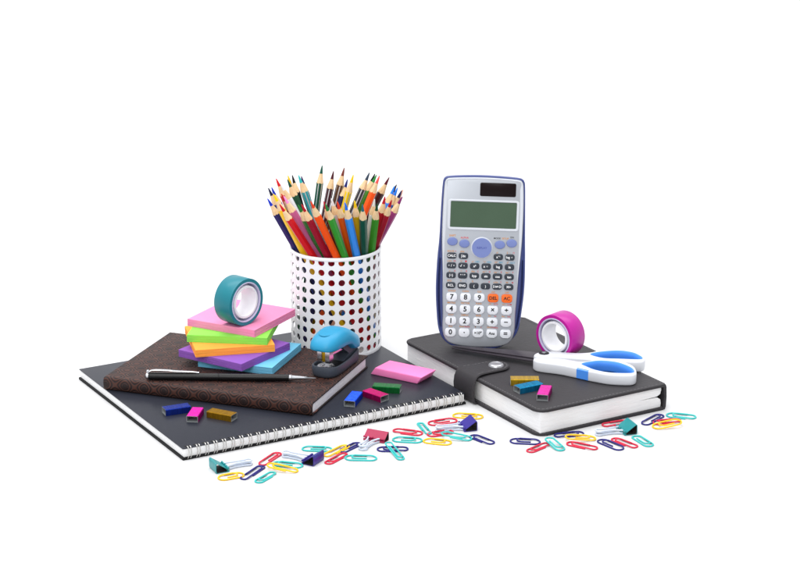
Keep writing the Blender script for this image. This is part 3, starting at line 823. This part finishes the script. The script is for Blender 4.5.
# ------------------------------------------------------------------ strips of coloured staples
def strips():
    C_ = {'blue': (26,52,150), 'magenta': (168,18,122), 'gold': (150,112,20), 'royal': (22,66,196), 'crimson': (160,14,90), 'green': (26,122,58),
          'gold2': (196,160,40), 'teal': (22,124,168), 'magenta2': (160,34,118)}
    lab = {'blue': 'navy blue strip of staples, left of the magenta one on the wire-bound notebook',
           'magenta': 'bright magenta strip of staples between the navy blue and dark gold strips',
           'gold': 'dark gold strip of staples in front of the brown notebook',
           'royal': 'royal blue strip of staples beside the front right corner of the brown notebook',
           'crimson': 'crimson strip of staples touching the royal blue strip near the eraser',
           'green': 'green strip of staples just in front of the pink eraser',
           'gold2': 'bright gold strip of staples beside the snap button on the planner',
           'teal': 'teal blue strip of staples lying across the gold one on the planner',
           'magenta2': 'purple pink strip of staples nearest the front corner of the planner'}
    for k, (x, y, a, L_) in D['strips'].items():
        w, h, th = 1.12, .62, .06
        bm = new(); L_ = min(L_, 2.7)
        if k == 'crimson': L_ = 2.5
        o_ = [(-w/2, 0), (-w/2, h - .08), (-w/2 + .03, h - .02), (-w/2 + .08, h), (w/2 - .08, h), (w/2 - .03, h - .02), (w/2, h - .08), (w/2, 0)]
        # staples folded to a closed channel: outer skin and inner skin
        ou = [(-w/2, 0.0), (w/2, 0.0), (w/2, h - .06), (w/2 - .06, h), (-w/2 + .06, h), (-w/2, h - .06)]
        inn = [(-w/2 + th, th), (w/2 - th, th), (w/2 - th, h - .06 - th * .4), (w/2 - .06 - th * .4, h - th), (-w/2 + .06 + th * .4, h - th), (-w/2 + th, h - .06 - th * .4)]
        n = 42; loops = []
        for j in range(n + 1):
            X = -L_/2 + L_ * j / n
            for e in (0, 1):
                d = .02 if e == 0 else 0
                XX = X + (0 if e == 0 else L_ / n * .5)
                if XX > L_/2: break
                loops.append([(XX, p[0] * (1 - d * 1.2), max(p[1] * (1 - d * 1.2), 0)) for p in ou])
        rows = [[bm.verts.new(p) for p in lp] for lp in loops]
        ri = [[bm.verts.new((X, p[0], p[1])) for p in inn] for X in (loops[0][0][0], loops[-1][0][0])]
        for a_, b_ in zip(rows, rows[1:]):
            for i in range(6): bm.faces.new((a_[i], a_[(i+1) % 6], b_[(i+1) % 6], b_[i]))
        for a_, b_ in ((rows[0], ri[0]), (rows[-1], ri[1])):
            for i in range(6):
                f = bm.faces.new((a_[i], a_[(i+1) % 6], b_[(i+1) % 6], b_[i])); f.material_index = 1
        for i in range(6):
            f = bm.faces.new((ri[0][i], ri[0][(i+1) % 6], ri[1][(i+1) % 6], ri[1][i])); f.material_index = 1
        o = link('staple_strip', bm, [cm_('foil', C_[k]), M['inner_steel']], smooth=0)
        z = 1.107 if x < 5 else 2.605
        o.location = (x * S, y * S, z * S); o.rotation_euler = (0, 0, R(a))
        tag(o, lab[k], 'staples', 'strips of coloured staples')
strips()

# ------------------------------------------------------------------ paper clips
CL = [
 'leftmost yellow paper clip, below the left teal binder clip handles',
 'navy paper clip lying diagonally between the leftmost yellow clip and the red clip',
 'leftmost red paper clip, beside the left navy binder clip handles',
 'small teal paper clip nearest the viewer, just right of the leftmost navy clip',
 'teal paper clip lying level behind a yellow one, below the left navy binder clip handles',
 'yellow paper clip touching the teal one below the left navy binder clip handles',
 'teal paper clip lying level right behind the body of the left navy binder clip',
 'yellow paper clip lying diagonally just right of the left navy binder clip',
 'navy paper clip half under a yellow clip beside the pink binder clip handles',
 'red diagonal paper clip in front of a yellow one beside the left navy binder clip',
 'teal paper clip lying level in front of the pink binder clip handles',
 'navy paper clip lying level underneath a crossing teal clip',
 'teal paper clip lying crosswise on top of a level navy clip',
 'red paper clip just right of the pink binder clip',
 'level teal paper clip right of the pink binder clip, in front of a red clip',
 'teal paper clip pointing to the viewer between two red clips in the middle',
 'red paper clip right behind the handles of the right navy binder clip',
 'red paper clip in front of the right navy binder clip handles',
 'yellow paper clip between two teal clips in the middle front',
 'teal paper clip in front of the right navy binder clip',
 'yellow paper clip behind the right navy binder clip',
 'navy paper clip alone right in front of the right navy binder clip',
 'navy paper clip lying level in front of the planner corner, left of a red one',
 'red diagonal paper clip touching a teal one in front of the planner corner',
 'teal paper clip slanting down to the right, before the planner corner',
 'navy paper clip lying level nearest the front edge of the planner',
 'yellow paper clip lying level above a red one in front of the planner',
 'red paper clip slanting down right below the yellow clip in front of the planner',
 'navy paper clip slanting down right in front of the right teal binder clip',
 'red paper clip slanting down right, between a navy and a teal clip at the right',
 'teal paper clip slanting down right, just in front of the right teal binder clip body',
 'red paper clip half hidden behind the right teal binder clip',
 'navy paper clip lying diagonally at the far right beside the planner corner',
 'red paper clip lying right behind the yellow clip at the far right',
 'yellow paper clip furthest right, in front of a red one',
 'teal paper clip furthest right of all the paper clips',
]
CC = {'yellow': (244,192,20), 'navy': (26,22,112), 'red': (206,32,66), 'teal': (52,184,180)}
LIFT = {5: .165, 7: .0, 8: .0, 12: .15, 17: .0, 16: 0, 19: .165, 18: 0, 24: .165, 26: .165, 34: .165}
def clips():
    for i, (c, x, y, a, L_, W) in enumerate(D['clips']):
        r = .078; w = W - 2 * r; L2 = L_ - 2 * r
        pts = []
        def arc(cx, cy, rad, a0, a1, n=9):
            for k in range(n + 1):
                th = R(a0 + (a1 - a0) * k / n); pts.append((cx + min(rad * 1.25, .75) * math.cos(th) if False else cx + rad * math.cos(th), cy + rad * math.sin(th)))
        flip = -1 if i % 3 == 1 else 1
        # gem clip
        ro = w / 2
        pts.append((-L2/2 + L2 * .32, ro))
        arc(L2/2 - ro, 0, ro, 90, -90)
        r1 = w * .45
        arc(-L2/2 + r1, -ro + r1, r1, 270, 90)
        r2 = w * .36; yt = -ro + 2 * r1
        arc(L2/2 - ro - w * .28 - .1, yt - r2, r2, 90, -90)
        pts.append((-L2/2 + L2 * .3, yt - 2 * r2))
        P3 = []
        n = len(pts)
        for k, p in enumerate(pts):
            s = k / (n - 1); z = r + (.0 if s < .55 else .1 * min(1, (s - .55) * 6)) - 0.0
            P3.append((p[0] * flip, p[1], z))
        bm = new(); tube(bm, P3, r, 8)
        o = link('paper_clip', bm, cm_('vinyl', CC[c]), smooth=60)
        lift = LIFT.get(i, 0)
        # a clip resting on another keeps one end on the surface: raise only the end over its neighbour
        az = a + (180 if i % 2 else 0); tilt = 0
        if lift:
            _, nx, ny, *_r = min((c2 for j, c2 in enumerate(D['clips']) if j != i), key=lambda c2: math.hypot(c2[1] - x, c2[2] - y))
            side = 1 if (nx - x) * math.cos(R(az)) + (ny - y) * math.sin(R(az)) > 0 else -1
            tilt = -side * math.asin(min(.2, 2 * lift / L_))
        o.location = (x * S, y * S, (lift + .002) * S); o.rotation_euler = (0, tilt, R(az))
        tag(o, CL[i], 'paper clip', 'paper clips scattered in front of the notebooks')
clips()

# ------------------------------------------------------------------ binder clips
def binders():
    spec = [('teal', (26,138,142), 25, 'teal binder clip at the far left by the corner of the wire-bound notebook', 1.75),
            ('navy', (44,28,124), 152, 'navy binder clip with handles pointing left, in front of the wire-bound notebook spirals', 1.85),
            ('pink', (160,12,68), -116, 'pink binder clip with its handles pointing to the viewer', 2.15),
            ('navy2', (48,36,136), 196, 'navy binder clip between the wire-bound notebook and the planner', 1.9),
            ('teal2', (28,132,136), 199, 'teal binder clip in front of the right end of the planner', 2.0)]
    for n, c, yaw, label, bl in spec:
        x, y = D['binders'][n]
        t = thing('binder_clip', label, 'binder clip', x, y, 0, yaw, 'binder clips lying in front of the notebooks')
        h, d, th, g = (.85 if n == 'pink' else .98), (1.0 if n == 'pink' else 1.25), .06, bl / 2
        # closed strip profile in xz: lower leg, spine, upper leg, both ending in curls round the handle wire
        up = [(d + .08, .27), (d - .02, .26), (d - .18, .2)]
        out = [(d - .05, .02), (.15, .0), (.03, .05), (0.0, .15), (0, h - .12), (.04, h - .03), (.13, h), (d - .1, .3)]
        inn = [(d - .1, .3 - th * 1.1), (.15, h - th), (th + .03, h - .1), (th, h - .16), (th, .17), (.12, th), (.2, th), (d - .05, .02 + th)]
        prof = out + inn
        bm = new(); loft(bm, [[(p[0], Y, p[1]) for p in prof] for Y in (-g, g)])
        for (cz, ys) in ((.36, (-.78, -.3, .3, .78)), (.1, (-.78, -.3, .3, .78))):
            for q in ys:
                cyy = q * g; ln = .2 * g
                T = Matrix.Translation((d - .04, cyy - ln, cz)) @ Matrix.Rotation(R(-90), 4, 'X')
                lathe(bm, [(.1, 0), (.1, 2 * ln)], 14, T)
        # the inner faces get a much darker colour than the outside
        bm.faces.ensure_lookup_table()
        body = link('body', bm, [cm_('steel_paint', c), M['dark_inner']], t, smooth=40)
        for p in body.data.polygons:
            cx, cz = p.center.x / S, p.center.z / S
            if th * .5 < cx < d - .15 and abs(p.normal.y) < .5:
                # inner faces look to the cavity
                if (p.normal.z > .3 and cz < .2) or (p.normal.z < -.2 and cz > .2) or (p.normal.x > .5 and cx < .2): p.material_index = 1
        for zz, dz in ((.36, .03), (.1, .0)):
            bm = new(); a_ = g * .5
            pts = [(d - .04, -a_ * 1.12, zz), (d + .1, -a_ * .92, zz + dz), (d + .9, -a_ * .5, zz + dz * 2 + .02), (d + 1.8, -a_ * .46, zz + dz * 3)]
            for k in range(1, 8):
                th_ = R(-90 + 180 * k / 8)
                pts.append((d + 2.05 + .45 * math.cos(th_), a_ * .8 * math.sin(th_), zz + dz * 3))
            pts += [(p[0], -p[1], p[2]) for p in reversed(pts[:4])]
            sp = pts
            tube(bm, sp, .085, 8); link('handle', bm, M['clear'], t, smooth=60)
binders()

# ------------------------------------------------------------------ scissors
def scissors():
    px, py = D['pivot']
    t = thing('scissors', 'scissors with dark blades and white handles lined in blue, lying on the planner', 'scissors', px, py, 2.605)
    sh = lambda pts: [(p[0] - px, p[1] - py) for p in pts]
    def handle(out, hole, z0, z1):
        bm = new(); n = 96
        o = smooth_closed(sh(out), n); i_ = smooth_closed(sh(hole), 64)
        # outer solid with a through hole: bridge by nearest-angle resampling round the hole centre is fragile for long necks,
        # so triangulate the top face between both outlines
        b = .16
        lo = [z_(inset(o, b * .7), z0), z_(inset(o, b * .2), z0 + b * .35), z_(o, z0 + b), z_(o, z1 - b), z_(inset(o, b * .3), z1 - b * .3), z_(inset(o, b), z1)]
        rows = [[bm.verts.new(p) for p in lp] for lp in lo]
        for a_, c_ in zip(rows, rows[1:]):
            for k in range(n): bm.faces.new((a_[k], a_[(k+1) % n], c_[(k+1) % n], c_[k]))
        li = [z_(inset(i_, -.05), z1), z_(i_, z1 - .06), z_(i_, z0 + .06), z_(inset(i_, -.05), z0)]
        ri = [[bm.verts.new(p) for p in lp] for lp in li]
        for a_, c_ in zip(ri, ri[1:]):
            for k in range(64): bm.faces.new((a_[k], a_[(k+1) % 64], c_[(k+1) % 64], c_[k]))
        for oo, ii in ((rows[-1], ri[0]), (rows[0], ri[-1])):
            ed = []
            for lst in (oo, ii):
                for k in range(len(lst)):
                    e = bm.edges.get((lst[k], lst[(k+1) % len(lst)]))
                    ed.append(e)
            bmesh.ops.triangle_fill(bm, use_beauty=True, use_dissolve=False, edges=ed)
        ob = link('handle', bm, M['handle_white'], t, smooth=45)
        # rubber lining ring just inside the hole
        bm = new()
        lo = [z_(inset(i_, .0), z1 + .012), z_(inset(i_, .10), z1 - .03), z_(inset(i_, .2), z1 - .3), z_(inset(i_, .22), (z0+z1)/2), z_(inset(i_, .16), z0 + .08), z_(inset(i_, .004), z0 + .04), z_(inset(i_, .004), z1 - .1)]
        loft(bm, lo, closed=True)
        link('grip_lining', bm, M['grip_blue'], ob, smooth=60)
        return ob
    A = handle(D['A_out'], D['near_in'], .03, 1.1)
    B = handle(D['B_out'], D['far_in'], .05, 1.12)
    # blue rubber saddle on the near handle
    # a curved band hugging the outside of the near handle where the neck widens
    o = smooth_closed(sh(D['A_out']), 96)
    idx = [k for k in range(96) if -99 < o[k][0] and 2.7 < o[k][0] < 4.2 and o[k][1] < -3.0 - py * 0 - .0]
    idx = [k for k in range(96) if 2.75 < o[k][0] < 3.95 and o[k][1] < -3.2]
    if len(idx) >= 2:
        bm = new(); oo = inset(o, -.02); ii = inset(o, .12)
        loops = [[(oo[k][0], oo[k][1], .12), (oo[k][0], oo[k][1], .98), (ii[k][0], ii[k][1], 1.115), (ii[k][0], ii[k][1], .02)] for k in idx]
        loft(bm, loops); link('grip_patch', bm, M['grip_blue'], A, smooth=40)
    # blades
    tip = (D['blade'][0][0] - px, D['blade'][0][1] - py)
    ang = math.atan2(-tip[1] - .25, -tip[0])
    Lb = math.hypot(*tip)
    for s, z0 in ((1, .42), (-1, .60)):
        bm = new()
        d = Vector((tip[0], tip[1] - .0, 0)).normalized(); nn = Vector((-d.y, d.x, 0)) * s
        def Pp(u, v, z): q = d * u + nn * v; return (q.x, q.y, z)
        th = .17
        W0, W1 = .95, .18
        loops = []
        for u, wa, wb in ((-.6, .55, -.5), (0, .66, -.6), (.8, .95, -.6), (1.2, 1.0, -.55), (4, .78, -.4), (7.5, .4, -.2), (Lb - .15, .16, -.08), (Lb, .08, -.03)):
            tt = th if u < 7 else th * .7
            loops.append([Pp(u, wb, z0 + .02), Pp(u, wb, z0 + tt * .6), Pp(u, wb + (wa - wb) * .35, z0 + tt), Pp(u, wa - .03, z0 + tt), Pp(u, wa, z0 + tt * .5), Pp(u, wa - .03, z0)])
        loft(bm, loops); link('blade', bm, M['blade'], t, smooth=20)
    bm = new(); lathe(bm, [(.52, 0.0), (.52, .05), (.47, .09), (.2, .1), (.18, .06), (.05, .06)], 32, Matrix.Translation((0, -.02, 1.1))); 
    sc = link('pivot_cover', bm, M['st_dark'], t)
    bm = new(); lathe(bm, [(.24, 0), (.24, .04), (.2, .06), (.03, .07)], 24, Matrix.Translation((0, -.02, 1.18))); link('screw', bm, M['steel'], t)
scissors()

# ------------------------------------------------------------------ calculator
def calculator():
    t = thing('scientific_calculator', 'silver and blue scientific calculator standing upright on the planner', 'calculator', CALX, CALY, 2.62)
    # face frame: x right, y up the face, z out of it
    Mx = Matrix.Rotation(R(0), 4, 'Z') @ Matrix.Rotation(R(90 - 9), 4, 'X') @ Matrix.Rotation(R(-1.95), 4, 'Z')
    t.rotation_euler = Mx.to_euler()
    Lf = [(-2.2, .12), (-3.32, .5), (-4.02, 1.3), (-4.34, 2.3), (-4.52, 4.0), (-4.64, 5.6), (-4.66, 7.2), (-4.6, 9.4), (-4.46, 11.0), (-4.43, 14.2), (-4.34, 16.7), (-4.22, 17.1), (-3.9, 17.32)]
    Rt = [(3.35, 17.34), (3.72, 17.12), (3.84, 16.7), (3.93, 14.4), (4.06, 11.0), (4.14, 9.4), (4.2, 7.2), (4.16, 5.6), (4.02, 4.1), (3.84, 2.4), (3.5, 1.5), (2.66, .62), (1.6, .15)]
    case = Lf + [(-.3, 17.5)] + Rt + [(-.3, 0.0)]
    case_s = chaikin(case, 3, 180)
    bm = new()
    lo = [z_(inset(case_s, .35), -1.3), z_(inset(case_s, .1), -1.15), z_(case_s, -.8), z_(case_s, -.12), z_(inset(case_s, .06), 0.0), z_(inset(case_s, .16), .02), z_(inset(case_s, .22), -.1)]
    loft(bm, lo); cs = link('case', bm, M['calc_blue'], t, smooth=50)
    fl = [(-2.75, .42), (-3.6, .95), (-3.88, 2.0), (-3.85, 3.4), (-3.97, 5.2), (-4.0, 7.2), (-4.16, 9.6), (-4.26, 11.6), (-4.25, 14.2), (-4.18, 16.6), (-4.05, 17.0), (-3.8, 17.16)]
    fr = [(3.25, 17.18), (3.55, 17.0), (3.67, 16.6), (3.76, 14.4), (3.76, 11.6), (3.68, 9.7), (3.5, 7.3), (3.46, 5.4), (3.36, 3.6), (3.4, 2.0), (3.1, .95), (2.25, .42)]
    face = fl + [(-.3, 17.32)] + fr + [(-.25, .24)]
    fs = chaikin(face, 3, 180)
    bm = new()
    lo = [z_(fs, -.2), z_(fs, .06), z_(inset(fs, .05), .13), z_(inset(fs, .14), .16)]
    loft(bm, lo); link('front_face', bm, M['calc_silver'], t, smooth=40)
    # raised pearl side rails and top panel edge
    bm = new()
    o1 = inset(fs, .02); 
    rr = rrect(7.05, 3.05, .28, 5, -.2, 13.55)
    ri = rrect(6.55, 2.6, .12, 5, -.2, 13.58)
    loft(bm, [z_(rr, .12), z_(rr, .2), z_(inset(rr, .07), .25), z_(inset(ri, -.02), .23), z_(ri, .17), z_(ri, .14)], closed=True)
    link('display_bezel', bm, M['calc_frame'], t, smooth=40)
    # pearl rim following the outline
    bm = new()
    i0 = min(range(180), key=lambda k: abs(fs[k][1] - 6.5) + (9 if fs[k][0] > 0 else 0))
    seq = [(i0 + k) % 180 for k in range(180)] if fs[(i0 + 3) % 180][1] > fs[i0][1] else [(i0 - k) % 180 for k in range(180)]
    seq = [k for k in seq if fs[k][1] > 6.3]
    inn = [inset(fs, d) for d in (.04, .07, .27, .36, .37)]
    loops = []
    for q, k in enumerate(seq):
        wd = min(1, min(q, len(seq) - 1 - q) / 22) * .9 + .1
        if fs[k][1] > 16.2: wd *= max(.45, 1 - (fs[k][1] - 16.2))
        A_ = Vector(inn[0][k]); B_ = Vector(inn[3][k]); dd = (B_ - A_) * wd
        loops.append([(A_.x, A_.y, .1), (A_.x + dd.x * .12, A_.y + dd.y * .12, .195), (A_.x + dd.x * .75, A_.y + dd.y * .75, .195), (A_.x + dd.x, A_.y + dd.y, .165), (A_.x + dd.x, A_.y + dd.y, .1)])
    loft(bm, loops)
    link('rim', bm, M['calc_frame'], t, smooth=60)
    # darker blue bands standing for the groove along both sides of the case
    for sg in (-1, 1):
        side = [p for p in case_s if 2.2 < p[1] < 9.3 and p[0] * sg > 2]
        side.sort(key=lambda p: p[1])
        bm = new(); loops = []
        for q, p in enumerate(side):
            e = .03 + .15 * math.sin(PI * (q + .5) / len(side)) ** .5
            X = p[0] - sg * .3
            loops.append([(X - e * sg * .5, p[1], -.03), (X, p[1], .07), (X + e * sg * .5, p[1], -.03), (X, p[1], -.1)])
        loft(bm, loops); link('side_band', bm, M['calc_band'], t, smooth=60)
    bm = new(); prism(bm, rrect(6.52, 2.57, .06, 3, -.2, 13.58), .15, .178); link('display', bm, M['lcd'], t)
    bm = new(); prism(bm, rrect(3.55, 1.34, .14, 5, 1.15, 16.12), .15, .2, .02); link('solar_panel', bm, M['solar'], t)
    # blue print line round the control area is only tone in the photograph; keep the keys
    def key(pts, m, s=None, size=.5, ink='ink_white', z0=.12, z1=.34, name='key', sx=1.0, bold=.008):
        bm = new(); prism(bm, pts, z0, z1, .07, 3, both=False)
        if s:
            n = len(pts); cx = sum(p[0] for p in pts) / n; cy = sum(p[1] for p in pts) / n
            text_into(bm, s, size, cx, cy, z1 + .006, 1, sx, bold)
        return link(name, bm, [M[m], M[ink]], t, smooth=40)
    for x_, y_, b in ((-3.18, 10.84, 0), (-1.98, 10.66, 0), (1.54, 10.66, 0), (2.71, 10.84, 0)):
        key(circ(.52, 24, x_, y_, .41), 'key_blue')
    bm = new()
    lathe(bm, [(1.08, .1), (1.08, .16), (1.02, .2)], 48, Matrix.Translation((-.24, 10.3, 0))); link('control_pad_ring', bm, M['calc_frame'], t)
    key(circ(.97, 48, -.24, 10.3), 'key_blue', 'REPLAY', .3, 'ink_blue', z1=.4, name='control_pad')
    sm = lambda x_, y_: rrect(.93, .6, .22, 4, x_, y_)
    X6 = [-3.19 + 1.156 * k for k in range(6)]
    rows = [(9.43, ['CALC', '∫dx', None, None, 'x⁻¹', 'log▫']), (8.45, ['▫/▫', '√▫', 'x²', 'x▫', 'log', 'ln']),
            (7.47, ['(−)', '° ′ ″', 'hyp', 'sin', 'cos', 'tan']), (6.46, ['RCL', 'ENG', '(', ')', 'S⇔D', 'M+'])]
    for y_, ks in rows:
        for x_, s in zip(X6, ks):
            if s: key(sm(x_, y_), 'key_dark', s, .34, 'ink_white', sx=.95)
    X5 = [-3.04 + 1.373 * k for k in range(5)]
    big = lambda x_, y_: [(p[0], p[1]) for p in rrect(1.06, .84, .26, 5, x_, y_)]
    num = [(5.3, ['7', '8', '9', 'DEL', 'AC']), (4.1, ['4', '5', '6', '×', '÷']), (2.89, ['1', '2', '3', '+', '−']), (1.74, ['0', '•', '×10ˣ', 'Ans', '='])]
    for y_, ks in num:
        for x_, s in zip(X5, ks):
            o_ = s in ('DEL', 'AC')
            sz = .36 if s == '•' else .7 if len(s) == 1 else (.46 if s in ('DEL', 'AC') else .38)
            key(big(x_, y_), 'key_orange' if o_ else 'key_white', s, sz, 'ink_black', sx=1.0, bold=.022 if len(s) == 1 else .014)
    bm = new()
    z = .168
    mi = {'o': 0, 'r': 1, 'c': 2, 'k': 3, 'b': 4}
    def T(s, x_, y_, c, size=.23): text_into(bm, s, size, x_, y_, z, mi[c], 1.0, .004)
    T('SHIFT', -3.18, 11.42, 'o', .26); T('ALPHA', -1.98, 11.24, 'r', .26); T('MODE', 1.25, 11.28, 'k', .24); T('SETUP', 2.05, 11.28, 'o', .24); T('ON', 2.72, 11.42, 'k', .24)
    yb = .43
    for x_, (a1, a2) in zip((X6[0], X6[1], X6[4], X6[5]), (('SOLVE', '='), ('d/dx', ':'), ('x!', ''), ('Σ▫', 'Π'))):
        T(a1, x_ - .12, 9.43 + yb, 'o'); T(a2, x_ + .36, 9.43 + yb, 'r')
    for x_, (a1, a2, c) in zip(X6, (('a b/c', '÷R', 'r'), ('³√', '■', 'r'), ('x³', 'DEC', 'c'), ('ˣ√', 'HEX', 'c'), ('10ˣ', 'BIN', 'c'), ('eˣ', 'OCT', 'c'))):
        T(a1, x_ - .2, 8.45 + yb, 'o'); T(a2, x_ + .28, 8.45 + yb, c)
    for x_, (a1, a2) in zip(X6, (('∠', 'A'), ('←', 'B'), ('Abs', 'C'), ('sin⁻¹', 'D'), ('cos⁻¹', 'E'), ('tan⁻¹', 'F'))):
        T(a1, x_ - .14, 7.47 + yb, 'o'); T(a2, x_ + .36, 7.47 + yb, 'r')
    for x_, (a1, a2, c) in zip(X6, (('STO', '', 'o'), ('←', 'i', 'b'), ('%', '', 'o'), (',', 'X', 'r'), ('a b/c', 'Y', 'r'), ('M−', 'M', 'r'))):
        T(a1, x_ - .14, 6.46 + yb, 'o'); 
        if a2: T(a2, x_ + .36, 6.46 + yb, c)
    for y_, ls in ((5.3, (('CONST',), ('CONV',), ('CLR',), ('INS',), ('OFF',))), (4.1, (('MATRIX',), ('VECTOR',), ('FUNC',), ('nPr', 'GCD'), ('nCr', 'LCM'))),
                   (2.89, (('STAT',), ('CMPLX',), ('BASE',), ('Pol', 'Int'), ('Rec', 'Intg'))), (1.74, (('Rnd',), ('Ran#', 'RanInt'), ('π', 'e'), ('DRG', 'PreAns'), ()))):
        for x_, l in zip(X5, ls):
            if len(l) == 1: T(l[0], x_, y_ + .58, 'o')
            elif len(l) == 2: T(l[0], x_ - .27, y_ + .58, 'o', .21); T(l[1], x_ + .29, y_ + .58, 'r', .21)
    link('key_lettering', bm, [M['ink_orange'], M['ink_red'], M['ink_cyan'], M['ink_black'], M['ink_blue']], t, smooth=0)
CALX, CALY = 8.0, 2.0
calculator()

# ------------------------------------------------------------------ light, camera, render
w = bpy.data.worlds.new('World'); bpy.context.scene.world = w; w.use_nodes = True
bg = w.node_tree.nodes['Background']; bg.inputs['Color'].default_value = (0.98, 0.99, 1.0, 1); bg.inputs['Strength'].default_value = WORLD

def area(name, loc, target, sx, sy, power, color=(1, 1, 1)):
    l = bpy.data.lights.new(name, 'AREA'); l.shape = 'RECTANGLE'; l.size = sx; l.size_y = sy; l.energy = power; l.color = color
    o = bpy.data.objects.new(name, l); col.objects.link(o); o.location = loc
    o.rotation_euler = (Vector(target) - Vector(loc)).to_track_quat('-Z', 'Y').to_euler()
    return o
for a_ in LIGHTS: area(*a_)

c = bpy.data.cameras.new('camera'); co = bpy.data.objects.new('camera', c); col.objects.link(co)
lens, pitch, chh, cy_ = D['cam']
c.lens = lens; c.sensor_width = 36; c.clip_start = 0.05; c.clip_end = 60
co.location = (0, cy_ * S, chh * S); co.rotation_euler = (R(90 - pitch), 0, 0)
bpy.context.scene.camera = co
sc = bpy.context.scene
sc.view_settings.view_transform = 'Standard'; sc.view_settings.look = 'None'
sc.view_settings.exposure = 0; sc.view_settings.gamma = 1
sc.cycles.max_bounces = 10; sc.cycles.diffuse_bounces = 5; sc.cycles.glossy_bounces = 4; sc.cycles.transmission_bounces = 6
sc.cycles.use_denoising = True
